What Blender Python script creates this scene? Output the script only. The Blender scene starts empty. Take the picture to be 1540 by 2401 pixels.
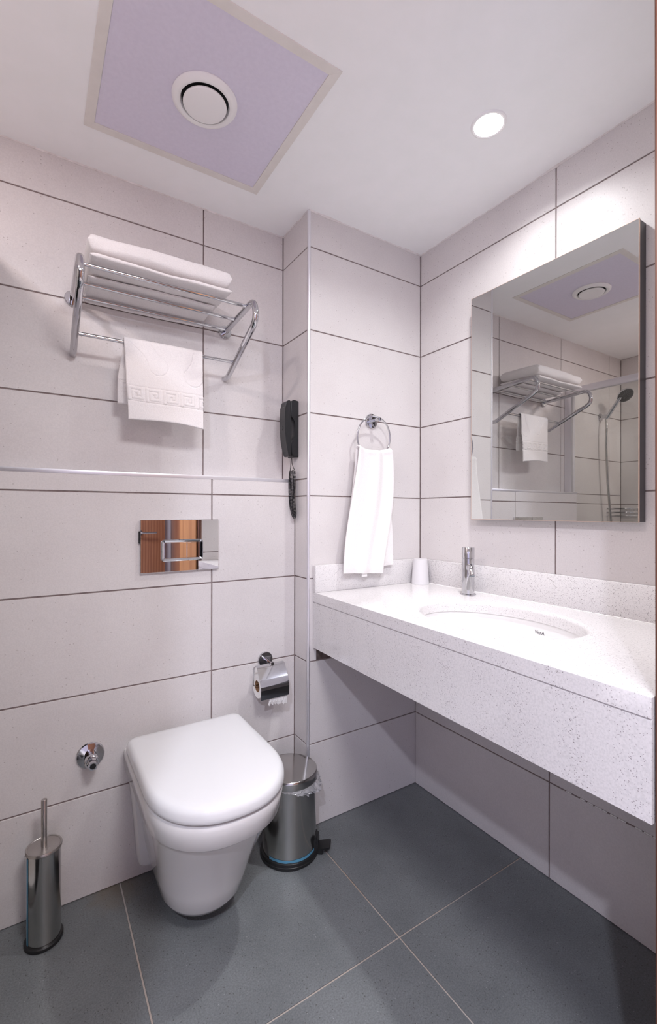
import bpy, bmesh, math, random
from mathutils import Vector, Matrix, noise
random.seed(7)
PI = math.pi
scene = bpy.context.scene
COL = scene.collection

# ------------------------------------------------------------------ camera
cam_d = bpy.data.cameras.new('camera')
cam = bpy.data.objects.new('camera', cam_d)
COL.objects.link(cam)
YAW, ROLL = 0.5698, 0.0022
cam.matrix_world = (Matrix.Translation((-1.3787, -1.4308, 1.1416)) @ Matrix.Rotation(-YAW, 4, 'Z')
                    @ Matrix.Rotation(PI/2, 4, 'X') @ Matrix.Rotation(ROLL, 4, 'Z'))
cam_d.sensor_fit = 'HORIZONTAL'
cam_d.sensor_width = 36.0
cam_d.lens = 36.0*1075.74/1540.0
cam_d.clip_start = 0.02
scene.camera = cam

# ------------------------------------------------------------------ world and exposure
W = bpy.data.worlds.new('world')
scene.world = W
W.use_nodes = True
W.node_tree.nodes['Background'].inputs[0].default_value = (0.8, 0.8, 0.9, 1)
W.node_tree.nodes['Background'].inputs[1].default_value = 0.02
scene.view_settings.view_transform = 'Standard'
scene.view_settings.look = 'None'
scene.view_settings.gamma = 1.0
scene.view_settings.use_curve_mapping = False
scene.view_settings.exposure = 0.52
scene.cycles.use_denoising = True
scene.cycles.max_bounces = 14
scene.cycles.diffuse_bounces = 8
scene.cycles.glossy_bounces = 6
scene.cycles.transparent_max_bounces = 12
scene.cycles.sample_clamp_indirect = 6.0

# ------------------------------------------------------------------ room dimensions (metres)
CW = 0.549      # column face reaches from x=-CW to 0 on y=0
D1 = 0.2018     # upper back wall plane
D2 = 0.0992     # cistern boxing plane
E_ = 0.0254     # skirt under the counter stands this much proud of the mirror wall
H = 2.2312      # ceiling
XL = -2.22      # far shower wall
XS = -1.53      # shower screen
YD = -1.1       # wall with the doorway
LEDGE = 1.262

# ------------------------------------------------------------------ lights
def area(name, loc, size, power, color, aim=None, spread=PI):
    d = bpy.data.lights.new(name, 'AREA')
    d.shape = 'DISK'; d.size = size; d.energy = power; d.color = color; d.spread = spread
    o = bpy.data.objects.new(name, d); COL.objects.link(o)
    o.location = loc
    if aim is not None:
        o.rotation_euler = (Vector(aim)-Vector(loc)).to_track_quat('-Z', 'Y').to_euler()
    return o
L_WASH = area('lamp_light', (-0.307, -0.587, H+0.022), 0.066, 4.4, (0.98, 0.99, 1.0))
_d = bpy.data.lights.new('lamp_beam', 'SPOT'); _d.energy = 22.0; _d.spot_size = math.radians(66); _d.spot_blend = 1.0; _d.shadow_soft_size = 0.02; _d.color = (0.97, 0.98, 1.0)
L_BEAM = bpy.data.objects.new('lamp_beam', _d); COL.objects.link(L_BEAM)
L_SHOWER = area('shower_light', (-1.84, -0.74, H-0.006), 0.16, 7.5, (1.0, 0.86, 0.82))
L_HALL = area('hall_light', (-1.95, -1.98, H-0.006), 0.08, 24.0, (0.80, 0.84, 1.0))
L_FILL = area('hall_fill_light', (-1.05, -1.66, H-0.006), 0.45, 19.0, (0.98, 0.97, 1.0))  # added soft fill from the hall side, no such lamp known there

# ------------------------------------------------------------------ materials
def mat(name, base=(0.8, 0.8, 0.8), rough=0.5, metal=0.0, spec=0.5, coat=0.0, alpha=None, trans=0.0, ior=None):
    m = bpy.data.materials.new(name); m.use_nodes = True
    b = m.node_tree.nodes['Principled BSDF']
    b.inputs['Base Color'].default_value = (*base, 1)
    b.inputs['Roughness'].default_value = rough
    b.inputs['Metallic'].default_value = metal
    b.inputs['Specular IOR Level'].default_value = spec
    b.inputs['Coat Weight'].default_value = coat
    b.inputs['Transmission Weight'].default_value = trans
    if ior: b.inputs['IOR'].default_value = ior
    return m
def nodes(m): return m.node_tree.nodes, m.node_tree.links, m.node_tree.nodes['Principled BSDF']
def mapping(m, scale=(1, 1, 1), use='Object'):
    n, l, b = nodes(m)
    g = n.new('ShaderNodeNewGeometry'); mp = n.new('ShaderNodeMapping')
    mp.inputs['Scale'].default_value = scale
    if use == 'World': l.new(g.outputs['Position'], mp.inputs['Vector'])
    else:
        tc = n.new('ShaderNodeTexCoord'); l.new(tc.outputs[use], mp.inputs['Vector'])
    return mp
def noise_tex(m, mp, scale, detail=4, rough=0.55):
    n, l, b = nodes(m); t = n.new('ShaderNodeTexNoise')
    t.inputs['Scale'].default_value = scale; t.inputs['Detail'].default_value = detail; t.inputs['Roughness'].default_value = rough
    l.new(mp.outputs[0], t.inputs['Vector']); return t
def ramp(m, src, stops):
    n, l, b = nodes(m); r = n.new('ShaderNodeValToRGB')
    e = r.color_ramp.elements
    while len(e) > 1: e.remove(e[-1])
    e[0].position = stops[0][0]; e[0].color = (*stops[0][1], 1)
    for p, c in stops[1:]:
        x = e.new(p); x.color = (*c, 1)
    l.new(src, r.inputs[0]); return r
def mix(m, fac, a, b_, mode='MIX'):
    n, l, b = nodes(m); x = n.new('ShaderNodeMix'); x.data_type = 'RGBA'; x.blend_type = mode
    for key, v in ((0, fac), (6, a), (7, b_)):
        if hasattr(v, 'links') or hasattr(v, 'is_linked'): l.new(v, x.inputs[key])
        elif key == 0: x.inputs[0].default_value = v
        else: x.inputs[key].default_value = (*v, 1)
    return x.outputs[2]
def bump(m, src, strength, dist):
    n, l, b = nodes(m); u = n.new('ShaderNodeBump')
    u.inputs['Strength'].default_value = strength; u.inputs['Distance'].default_value = dist
    l.new(src, u.inputs['Height']); l.new(u.outputs[0], b.inputs['Normal']); return u

# wall tile: greige porcelain with soft clouding and tiny pores
def make_tile(name, c0, c1, speck, sp_lo, sp_hi, rough, sp_scale, grain=0.92):
    m = mat(name, c0, rough, spec=0.45); n, l, b = nodes(m)
    mp = mapping(m, use='World')
    cl = noise_tex(m, mp, 3.2, 5, 0.6)
    cr = ramp(m, cl.outputs['Fac'], [(0.3, c0), (0.7, c1)])
    fine = noise_tex(m, mp, 260, 2, 0.6)
    fr = ramp(m, fine.outputs['Fac'], [(0.32, (grain,)*3), (0.66, (1, 1, 1))])
    c = mix(m, 1.0, cr.outputs[0], fr.outputs[0], 'MULTIPLY')
    vo = n.new('ShaderNodeTexVoronoi'); vo.inputs['Scale'].default_value = sp_scale
    l.new(mp.outputs[0], vo.inputs['Vector'])
    near = n.new('ShaderNodeMath'); near.operation = 'LESS_THAN'; near.inputs[1].default_value = sp_lo
    l.new(vo.outputs['Distance'], near.inputs[0])
    sep = n.new('ShaderNodeSeparateColor'); l.new(vo.outputs['Color'], sep.inputs[0])
    pick = n.new('ShaderNodeMath'); pick.operation = 'GREATER_THAN'; pick.inputs[1].default_value = sp_hi
    l.new(sep.outputs[0], pick.inputs[0])
    an = n.new('ShaderNodeMath'); an.operation = 'MULTIPLY'
    l.new(near.outputs[0], an.inputs[0]); l.new(pick.outputs[0], an.inputs[1])
    c = mix(m, an.outputs[0], c, speck)
    l.new(c, b.inputs['Base Color'])
    bump(m, fine.outputs['Fac'], 0.12, 0.0006)
    return m
M_TILE = make_tile('wall_tile', (0.650, 0.612, 0.607), (0.715, 0.682, 0.676), (0.47, 0.43, 0.42), 0.16, 0.88, 0.42, 110)
M_FLOOR = make_tile('floor_tile', (0.145, 0.155, 0.160), (0.215, 0.228, 0.234), (0.09, 0.09, 0.09), 0.22, 0.76, 0.42, 150, 0.70)
n_, l_, b_ = nodes(M_FLOOR)   # pale flecks and faint scratches on the floor stone
_mp = mapping(M_FLOOR, use='World')
_v = n_.new('ShaderNodeTexVoronoi'); _v.inputs['Scale'].default_value = 120; l_.new(_mp.outputs[0], _v.inputs['Vector'])
_a = n_.new('ShaderNodeMath'); _a.operation = 'LESS_THAN'; _a.inputs[1].default_value = 0.10; l_.new(_v.outputs['Distance'], _a.inputs[0])
_s = n_.new('ShaderNodeSeparateColor'); l_.new(_v.outputs['Color'], _s.inputs[0])
_p = n_.new('ShaderNodeMath'); _p.operation = 'GREATER_THAN'; _p.inputs[1].default_value = 0.8; l_.new(_s.outputs[1], _p.inputs[0])
_m = n_.new('ShaderNodeMath'); _m.operation = 'MULTIPLY'; l_.new(_a.outputs[0], _m.inputs[0]); l_.new(_p.outputs[0], _m.inputs[1])
_old = b_.inputs['Base Color'].links[0].from_socket
_c = mix(M_FLOOR, _m.outputs[0], _old, (0.34, 0.34, 0.34)); 
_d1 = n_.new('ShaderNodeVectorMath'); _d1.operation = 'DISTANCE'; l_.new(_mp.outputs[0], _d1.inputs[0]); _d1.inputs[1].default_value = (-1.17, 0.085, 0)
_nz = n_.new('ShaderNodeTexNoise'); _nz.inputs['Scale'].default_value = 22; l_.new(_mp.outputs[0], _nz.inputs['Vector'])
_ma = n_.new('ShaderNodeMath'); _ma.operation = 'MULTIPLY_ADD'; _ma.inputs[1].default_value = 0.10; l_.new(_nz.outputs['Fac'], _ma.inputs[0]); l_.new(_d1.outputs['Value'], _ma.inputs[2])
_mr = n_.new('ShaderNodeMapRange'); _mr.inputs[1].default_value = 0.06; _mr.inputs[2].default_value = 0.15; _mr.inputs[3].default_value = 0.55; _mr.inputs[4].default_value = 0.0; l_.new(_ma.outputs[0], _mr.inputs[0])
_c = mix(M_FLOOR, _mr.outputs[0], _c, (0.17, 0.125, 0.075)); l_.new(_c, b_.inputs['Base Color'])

def noisy(name, c0, c1, scale, rough=0.7, bs=0.0, metal=0.0, spec=0.5, bd=0.001, detail=4):
    m = mat(name, c0, rough, metal, spec); n, l, b = nodes(m); mp = mapping(m)
    t = noise_tex(m, mp, scale, detail); r = ramp(m, t.outputs['Fac'], [(0.35, c0), (0.65, c1)])
    l.new(r.outputs[0], b.inputs['Base Color'])
    if bs: bump(m, t.outputs['Fac'], bs, bd)
    return m
M_GROUT = noisy('wall_grout', (0.20, 0.155, 0.15), (0.27, 0.215, 0.21), 60, 0.85)
M_FGROUT = noisy('floor_grout', (0.40, 0.30, 0.235), (0.46, 0.43, 0.41), 2.2, 0.85)
M_CEIL = noisy('ceiling_paint', (0.915, 0.925, 0.925), (0.935, 0.94, 0.945), 14, 0.75, 0.15, bd=0.0008)
M_PLASTER = noisy('plaster_bead', (0.66, 0.62, 0.60), (0.80, 0.77, 0.76), 40, 0.85, 0.5, bd=0.002)
M_HATCH = noisy('lilac_board', (0.69, 0.655, 0.77), (0.72, 0.685, 0.80), 90, 0.6, 0.12, bd=0.0006)
M_HFRAME = noisy('cream_aluminium', (0.74, 0.71, 0.67), (0.78, 0.75, 0.71), 20, 0.45)
M_VENT = mat('vent_plastic', (0.88, 0.87, 0.865), 0.35)
M_BLACK = mat('dark_void', (0.01, 0.01, 0.012), 0.8)
M_HOLLOW = noisy('rough_hollow', (0.07, 0.05, 0.045), (0.16, 0.12, 0.11), 30, 0.95, 0.5)
def chrome(name, c=(0.60, 0.60, 0.62), rough=0.05):
    m = mat(name, c, rough, 1.0); n, l, b = nodes(m); mp = mapping(m)
    t = noise_tex(m, mp, 45, 3); r = n.new('ShaderNodeMapRange')
    r.inputs[3].default_value = rough*0.6; r.inputs[4].default_value = rough*1.7
    l.new(t.outputs['Fac'], r.inputs[0]); l.new(r.outputs[0], b.inputs['Roughness']); return m
M_CHROME = chrome('chrome')
M_PLATE = chrome('mirror_chrome', (0.74, 0.74, 0.75), 0.015)
M_STEEL = chrome('polished_steel', (0.52, 0.51, 0.49), 0.13)
M_BRUSHED = chrome('brushed_steel', (0.50, 0.47, 0.45), 0.28)
M_ALU = mat('aluminium_edge', (0.80, 0.79, 0.83), 0.35, 0.75)
M_CERAM = mat('white_ceramic', (0.76, 0.745, 0.74), 0.10, coat=0.3)
M_SEAT = mat('white_seat_plastic', (0.74, 0.74, 0.75), 0.14)
M_RUBBER = mat('black_rubber', (0.012, 0.012, 0.013), 0.42)
M_PHONE = noisy('black_phone_plastic', (0.007, 0.0075, 0.009), (0.011, 0.012, 0.014), 400, 0.33)
M_FILM = mat('blue_protective_film', (0.10, 0.30, 0.45), 0.35)
M_CARD = mat('brown_cardboard', (0.30, 0.17, 0.09), 0.9)
M_PAPER = noisy('toilet_paper', (0.86, 0.84, 0.82), (0.90, 0.89, 0.88), 80, 0.9, 0.3)
M_SIDE = mat('mirror_side_dark', (0.075, 0.073, 0.078), 0.35, 0.6)
M_MIRROR = mat('mirror_silver', (0.65, 0.66, 0.64), 0.012, 1.0)
M_DIAL = mat('grey_aerator', (0.18, 0.21, 0.24), 0.5)
M_MARK = mat('printed_mark', (0.10, 0.10, 0.11), 0.5)
M_LOGO = mat('pale_print', (0.5, 0.5, 0.5), 0.5)
M_FROST = mat('frosted_plastic', (0.86, 0.84, 0.86), 0.45, trans=0.35, ior=1.2)
M_HALL = mat('hall_paint', (0.62, 0.60, 0.70), 0.8)

# quartz: white composite with grey flakes
def make_quartz():
    m = mat('white_quartz', (0.84, 0.82, 0.81), 0.14); n, l, b = nodes(m)
    mp = mapping(m, use='World'); col = (0.82, 0.79, 0.785)
    cl = noise_tex(m, mp, 240, 2); cr = ramp(m, cl.outputs['Fac'], [(0.35, (0.64, 0.62, 0.62)), (0.6, (0.72, 0.695, 0.695))])
    c = cr.outputs[0]
    for sc, th, pk, dk in ((330, 0.30, 0.82, (0.36, 0.33, 0.34)), (220, 0.17, 0.86, (0.16, 0.14, 0.14))):
        wp = n.new('ShaderNodeTexNoise'); wp.inputs['Scale'].default_value = 300; l.new(mp.outputs[0], wp.inputs['Vector'])
        ad = n.new('ShaderNodeVectorMath'); ad.operation = 'MULTIPLY_ADD'
        l.new(wp.outputs['Color'], ad.inputs[0]); ad.inputs[1].default_value = (0.004,)*3; l.new(mp.outputs[0], ad.inputs[2])
        vo = n.new('ShaderNodeTexVoronoi'); vo.inputs['Scale'].default_value = sc; l.new(ad.outputs[0], vo.inputs['Vector'])
        a = n.new('ShaderNodeMath'); a.operation = 'LESS_THAN'; a.inputs[1].default_value = th; l.new(vo.outputs['Distance'], a.inputs[0])
        s = n.new('ShaderNodeSeparateColor'); l.new(vo.outputs['Color'], s.inputs[0])
        p = n.new('ShaderNodeMath'); p.operation = 'GREATER_THAN'; p.inputs[1].default_value = pk; l.new(s.outputs[0], p.inputs[0])
        q = n.new('ShaderNodeMath'); q.operation = 'MULTIPLY'; l.new(a.outputs[0], q.inputs[0]); l.new(p.outputs[0], q.inputs[1])
        c = mix(m, q.outputs[0], c, dk)
    l.new(c, b.inputs['Base Color']); return m
M_QUARTZ = make_quartz()

# terry cloth
def make_terry(name, c):
    m = mat(name, c, 0.95, spec=0.2); n, l, b = nodes(m)
    b.inputs['Sheen Weight'].default_value = 0.25
    mp = mapping(m); t = noise_tex(m, mp, 420, 2, 0.7); t2 = noise_tex(m, mp, 30, 3)
    r = ramp(m, t.outputs['Fac'], [(0.3, tuple(x*0.9 for x in c)), (0.6, c)])
    l.new(r.outputs[0], b.inputs['Base Color'])
    ad = n.new('ShaderNodeMath'); ad.operation = 'MULTIPLY_ADD'; ad.inputs[1].default_value = 0.6
    l.new(t2.outputs['Fac'], ad.inputs[0]); l.new(t.outputs['Fac'], ad.inputs[2])
    bump(m, ad.outputs[0], 0.55, 0.0016); return m
M_TERRY = make_terry('white_terry', (0.83, 0.80, 0.795))

# varnished wood
def make_wood(name, c0, c1):
    m = mat(name, c0, 0.35); n, l, b = nodes(m); mp = mapping(m, (9, 9, 0.7), 'World')
    t = noise_tex(m, mp, 3.0, 6, 0.6); w = n.new('ShaderNodeTexWave'); w.inputs['Scale'].default_value = 1.4
    w.inputs['Distortion'].default_value = 7; w.inputs['Detail'].default_value = 3; l.new(mp.outputs[0], w.inputs['Vector'])
    f = n.new('ShaderNodeMath'); f.operation = 'MULTIPLY'; l.new(t.outputs['Fac'], f.inputs[0]); l.new(w.outputs['Fac'], f.inputs[1])
    r = ramp(m, f.outputs[0], [(0.1, c0), (0.6, c1)]); l.new(r.outputs[0], b.inputs['Base Color']); return m
M_WOOD = make_wood('brown_wood', (0.25, 0.105, 0.06), (0.38, 0.18, 0.10))
M_OAK = make_wood('orange_wood', (0.42, 0.19, 0.075), (0.55, 0.27, 0.11))

# thin glass: light passes straight through, reflection by fresnel
def make_glass(name, tint, rough=0.01):
    m = bpy.data.materials.new(name); m.use_nodes = True
    n = m.node_tree.nodes; l = m.node_tree.links; n.clear()
    o = n.new('ShaderNodeOutputMaterial'); t = n.new('ShaderNodeBsdfTransparent'); g = n.new('ShaderNodeBsdfGlossy')
    f = n.new('ShaderNodeFresnel'); x = n.new('ShaderNodeMixShader')
    t.inputs[0].default_value = (*tint, 1); g.inputs['Roughness'].default_value = rough; f.inputs[0].default_value = 1.45
    l.new(f.outputs[0], x.inputs[0]); l.new(t.outputs[0], x.inputs[1]); l.new(g.outputs[0], x.inputs[2]); l.new(x.outputs[0], o.inputs[0])
    return m
M_GLASS = make_glass('shower_glass', (0.95, 0.97, 0.96))
M_BAG = make_glass('clear_liner', (0.80, 0.80, 0.82), 0.10)
_n, _l = M_BAG.node_tree.nodes, M_BAG.node_tree.links
_df = _n.new('ShaderNodeBsdfDiffuse'); _df.inputs[0].default_value = (0.8, 0.8, 0.82, 1); _ad = _n.new('ShaderNodeMixShader'); _ad.inputs[0].default_value = 0.28
_out = [x for x in _n if x.type == 'OUTPUT_MATERIAL'][0]; _src = _out.inputs[0].links[0].from_socket
_l.new(_src, _ad.inputs[1]); _l.new(_df.outputs[0], _ad.inputs[2]); _l.new(_ad.outputs[0], _out.inputs[0])
M_LAMP = mat('lamp_glow', (1, 1, 1), 0.5)
_b = M_LAMP.node_tree.nodes['Principled BSDF']; _b.inputs['Emission Color'].default_value = (1, 0.98, 0.97, 1); _b.inputs['Emission Strength'].default_value = 25

# ------------------------------------------------------------------ mesh helpers
def link(name, bm, m, parent=None, smooth=35, mats=None):
    me = bpy.data.meshes.new(name)
    bmesh.ops.recalc_face_normals(bm, faces=bm.faces[:])
    if smooth:
        for f in bm.faces: f.smooth = True
        for e in bm.edges:
            e.smooth = not (len(e.link_faces) == 2 and e.calc_face_angle(0) > math.radians(smooth))
    bm.to_mesh(me); bm.free()
    for x in (mats or [m]): me.materials.append(x)
    o = bpy.data.objects.new(name, me); COL.objects.link(o)
    if parent is not None: o.parent = parent
    return o
def thing(name, label, cat, loc=(0, 0, 0), rot=(0, 0, 0)):
    o = bpy.data.objects.new(name, None); COL.objects.link(o)
    o.empty_display_size = 0.05; o.location = loc; o.rotation_euler = rot
    o['label'] = label; o['category'] = cat; return o
def tag(o, label, cat, group=None):
    o['label'] = label; o['category'] = cat
    if group: o['group'] = group
    return o
def structure(o, label, cat='wall'):
    o['kind'] = 'structure'; o['label'] = label; o['category'] = cat; return o
def N(): return bmesh.new()
def box(bm, a, b, bevel=0.0, seg=2):
    x0, y0, z0 = (min(a[i], b[i]) for i in range(3)); x1, y1, z1 = (max(a[i], b[i]) for i in range(3))
    v = [bm.verts.new(p) for p in ((x0, y0, z0), (x1, y0, z0), (x1, y1, z0), (x0, y1, z0), (x0, y0, z1), (x1, y0, z1), (x1, y1, z1), (x0, y1, z1))]
    fs = [bm.faces.new([v[i] for i in q]) for q in ((0, 3, 2, 1), (4, 5, 6, 7), (0, 1, 5, 4), (1, 2, 6, 5), (2, 3, 7, 6), (3, 0, 4, 7))]
    if bevel:
        es = list({e for f in fs for e in f.edges})
        bmesh.ops.bevel(bm, geom=es, offset=bevel, segments=seg, affect='EDGES', profile=0.5)
    return bm
def basis(ax):
    ax = Vector(ax).normalized(); t = Vector((0, 0, 1)) if abs(ax.z) < 0.9 else Vector((1, 0, 0))
    u = ax.cross(t).normalized(); return ax, u, ax.cross(u).normalized()
def lathe(bm, prof, seg=40, o=(0, 0, 0), ax=(0, 0, 1), sx=1.0, cap=True):
    """prof: (radius, distance along axis); open ends are capped"""
    a, u, v = basis(ax); o = Vector(o); rings = []
    for r, h in prof:
        if r < 1e-6: rings.append([bm.verts.new(o+a*h)])
        else: rings.append([bm.verts.new(o+a*h+u*(r*sx*math.cos(2*PI*i/seg))+v*(r*math.sin(2*PI*i/seg))) for i in range(seg)])
    for p, q in zip(rings, rings[1:]):
        for i in range(seg):
            j = (i+1) % seg
            if len(p) == 1 and len(q) > 1: bm.faces.new((p[0], q[i], q[j]))
            elif len(q) == 1 and len(p) > 1: bm.faces.new((p[i], q[0], p[j]))
            elif len(p) > 1: bm.faces.new((p[i], q[i], q[j], p[j]))
    if cap:
        for r in (rings[0], rings[-1]):
            if len(r) > 2: bm.faces.new(r)
    return bm
def fillet(pts, r, n=8):
    pts = [Vector(p) for p in pts]; out = [pts[0]]
    for i in range(1, len(pts)-1):
        p, a, b = pts[i], pts[i-1], pts[i+1]; da, db = (a-p), (b-p)
        ri = r[i] if isinstance(r, (list, tuple)) else r
        ang = da.angle(db); t = min(ri/math.tan(ang/2), da.length*0.49, db.length*0.49)
        s, e = p+da.normalized()*t, p+db.normalized()*t
        for k in range(n+1):
            q = k/n; out.append(s*(1-q)**2+p*(2*q*(1-q))+e*q*q)
    out.append(pts[-1]); return out
def tube(bm, pts, r, seg=14, cap=True, closed=False):
    pts = [Vector(p) for p in pts]; n = len(pts); rings = []; ref = None
    for i, p in enumerate(pts):
        if closed: t = (pts[(i+1) % n]-pts[i-1]).normalized()
        else: t = (pts[min(i+1, n-1)]-pts[max(i-1, 0)]).normalized()
        if ref is None: ref = basis(t)[1]
        ref = (ref-t*ref.dot(t)).normalized(); w = t.cross(ref)
        rr = r[i] if isinstance(r, (list, tuple)) else r
        rings.append([bm.verts.new(p+ref*(rr*math.cos(2*PI*k/seg))+w*(rr*math.sin(2*PI*k/seg))) for k in range(seg)])
    m = n if closed else n-1
    for i in range(m):
        a, b = rings[i], rings[(i+1) % n]
        for k in range(seg):
            j = (k+1) % seg; bm.faces.new((a[k], a[j], b[j], b[k]))
    if cap and not closed:
        bm.faces.new(rings[0]); bm.faces.new(rings[-1])
    return bm
def loft(bm, rings, cap0=True, cap1=True, closed=True):
    R = [[bm.verts.new(p) for p in r] for r in rings]
    for a, b in zip(R, R[1:]):
        k = len(a)
        for i in range(k if closed else k-1):
            j = (i+1) % k; bm.faces.new((a[i], a[j], b[j], b[i]))
    if cap0: bm.faces.new(R[0])
    if cap1: bm.faces.new(R[-1])
    return R

# ------------------------------------------------------------------ tiled walls
TG = 0.0044     # joint width
def tile_mesh(m, w, h, t=0.004, c=0.0009):
    """tile in the XZ plane, facing -Y, origin at its low corner"""
    g = TG/2; bm = N()
    def ring(x0, z0, x1, z1, y): return [bm.verts.new(p) for p in ((x0, y, z0), (x1, y, z0), (x1, y, z1), (x0, y, z1))]
    a = ring(g, g, w-g, h-g, t); b = ring(g, g, w-g, h-g, c); d = ring(g+c, g+c, w-g-c, h-g-c, 0)
    for p, q in ((a, b), (b, d)):
        for i in range(4): bm.faces.new((p[i], p[(i+1) % 4], q[(i+1) % 4], q[i]))
    bm.faces.new(d); me = bpy.data.meshes.new('tile')
    bmesh.ops.recalc_face_normals(bm, faces=bm.faces[:]); bm.to_mesh(me); bm.free(); me.materials.append(m); return me
_tiles = {}
def lay(parent, origin, rotz, us, vs, m=M_TILE, floor=False, name='tile', skip=()):
    for i, (u0, u1) in enumerate(zip(us, us[1:])):
        for j, (v0, v1) in enumerate(zip(vs, vs[1:])):
            if (i, j) in skip: continue
            w, h = round(u1-u0, 4), round(v1-v0, 4); key = (w, h, m.name)
            if key not in _tiles: _tiles[key] = tile_mesh(m, w, h)
            o = bpy.data.objects.new(name, _tiles[key]); COL.objects.link(o); o.parent = parent
            R = Matrix.Rotation(rotz, 4, 'Z') if not floor else Matrix.Rotation(-PI/2, 4, 'X')
            wob = random.uniform(-0.00015, 0.00015)
            if floor: o.matrix_local = Matrix.Translation((origin[0]+u0, origin[1]+v1, origin[2]+wob)) @ Matrix.Rotation(PI, 4, 'X') @ Matrix.Rotation(PI/2, 4, 'X') @ Matrix.Scale(1, 4)
            else: o.matrix_local = Matrix.Translation(origin) @ R @ Matrix.Translation((u0, wob, v0))
B = 0.0028      # joint depth

ROWS = [0, .3, .6, .9, 1.2]
# floor
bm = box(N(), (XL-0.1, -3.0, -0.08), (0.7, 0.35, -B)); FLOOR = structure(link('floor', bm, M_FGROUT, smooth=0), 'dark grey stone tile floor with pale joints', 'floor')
def floor_tiles(xs, ys):
    for x0, x1 in zip(xs, xs[1:]):
        for y0, y1 in zip(ys, ys[1:]):
            w, h = round(x1-x0, 4), round(y1-y0, 4); key = (w, h, 'f')
            if key not in _tiles: _tiles[key] = tile_mesh(M_FLOOR, w, h)
            o = bpy.data.objects.new('tile', _tiles[key]); COL.objects.link(o); o.parent = FLOOR
            # local X stays, local Z (height) -> -Y ... face (-Y) -> +Z
            o.matrix_local = Matrix.Translation((x0, y0, 0)) @ Matrix(((1, 0, 0, 0), (0, 0, 1, 0), (0, -1, 0, 0), (0, 0, 0, 1)))
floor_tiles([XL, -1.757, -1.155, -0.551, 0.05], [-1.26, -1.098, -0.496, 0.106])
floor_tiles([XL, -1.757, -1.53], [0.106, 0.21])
M_BOUNCE = noisy('bounce_floor', (0.74, 0.72, 0.69), (0.80, 0.78, 0.75), 3, 0.5)  # pale floor added so hall light bounces up to the bathroom ceiling
HF = structure(link('floor_hall', box(N(), (-2.8, -2.9, -0.004), (0.6, -1.26, 0.0045)), M_BOUNCE, smooth=0), 'unseen hall floor behind the camera, made pale to bounce light', 'floor')

def wall(name, label, a, b, m=M_GROUT):
    return structure(link(name, box(N(), a, b), m, smooth=0), label)
# upper back wall (towel rack hangs on it)
WB = wall('wall_back', 'greige tiled upper wall behind the chrome towel rack', (XL-0.1, D1+B, 0), (-CW+0.02, D1+0.1, H+0.02))
ux = [XL, -2.06, -1.4720, -0.8687, -CW]
lay(WB, (0, D1, 0), 0, ux, [LEDGE, 1.5, 1.8, 2.1, H])
lay(WB, (0, D1, 0), 0, [XL, -2.06, -1.47], [0, .3, .6, .9, 1.2, LEDGE])
# boxed-in cistern wall
WX = wall('wall_boxing', 'greige tiled boxed-in lower wall carrying the toilet and flush plate', (-1.47+B, D2+B, 0), (-CW+0.02, D1+B+0.01, LEDGE-0.004))
lay(WX, (0, D2, 0), 0, [-1.47, -0.8699, -CW], [0, .3, .6, .9, 1.2, LEDGE-0.004])
lay(WX, (-1.47, D1, 0), -PI/2, [0, D1-D2], [0, .3, .6, .9, 1.2, LEDGE-0.004])
# column: front face y=0 and return face x=-CW
WC = wall('wall_column', 'greige tiled projecting column face behind the ring towel', (-CW+B, B, 0), (0.12, D1+0.12, H+0.02))
lay(WC, (0, 0, 0), 0, [-CW, 0], [0, .3, .6])
lay(WC, (0, 0, 0), 0, [-CW, -0.511], [.6, .9])
lay(WC, (0, 0, 0), 0, [-CW, 0], [.9, 1.2, 1.5, 1.8, 2.1, H])
hb = box(N(), (-0.511, 0.0005, 0.602), (0, 0.0032, 0.898)); link('hollow_shade', hb, M_HOLLOW, WC, smooth=0)  # flat dark sheet stands for the shade in the open hollow
lay(WC, (-CW, D1, 0), -PI/2, [0, D1], [LEDGE, 1.5, 1.8, 2.1, H])
lay(WC, (-CW, D2, 0), -PI/2, [0, D2], [0, .3, .6, .9, 1.2, LEDGE])
# mirror wall
WR = wall('wall_right', 'greige tiled wall carrying the mirror', (B, -1.3, 0), (0.12, 0.12, H+0.02))
lay(WR, (0, 0, 0), -PI/2, [0, 0.6003, 1.1], [.9, 1.2, 1.5, 1.8, 2.1, H])
# thicker skirt below the counter
WS = wall('wall_skirt', 'greige tiled wall band below the counter', (-E_+B, -1.1, 0), (0.01, 0.01, 0.84))
lay(WS, (-E_, 0, 0), -PI/2, [0, 0.5976, 1.1], [0, .3, .6, .84])
_cb = N()
for k in range(16):
    y = -0.66-0.021*k
    if k in (1, 8, 12, 13): continue
    box(_cb, (-E_-0.0012, y-0.0085-0.004*math.sin(k*2.1), 0.2985), (-E_+0.002, y+0.008, 0.3018), 0.0008, 1)
link('caulk', _cb, M_PAPER, WS, smooth=0)
# shower wall
WL = wall('wall_left', 'greige tiled far wall of the shower', (XL-0.12, -1.3, 0), (XL-B, 0.3, H+0.02))
lay(WL, (XL, -1.1, 0), PI/2, [0, .38, .98, 1.1+D1], [0, .3, .6, .9, 1.2, 1.5, 1.8, 2.1, H])
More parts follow.
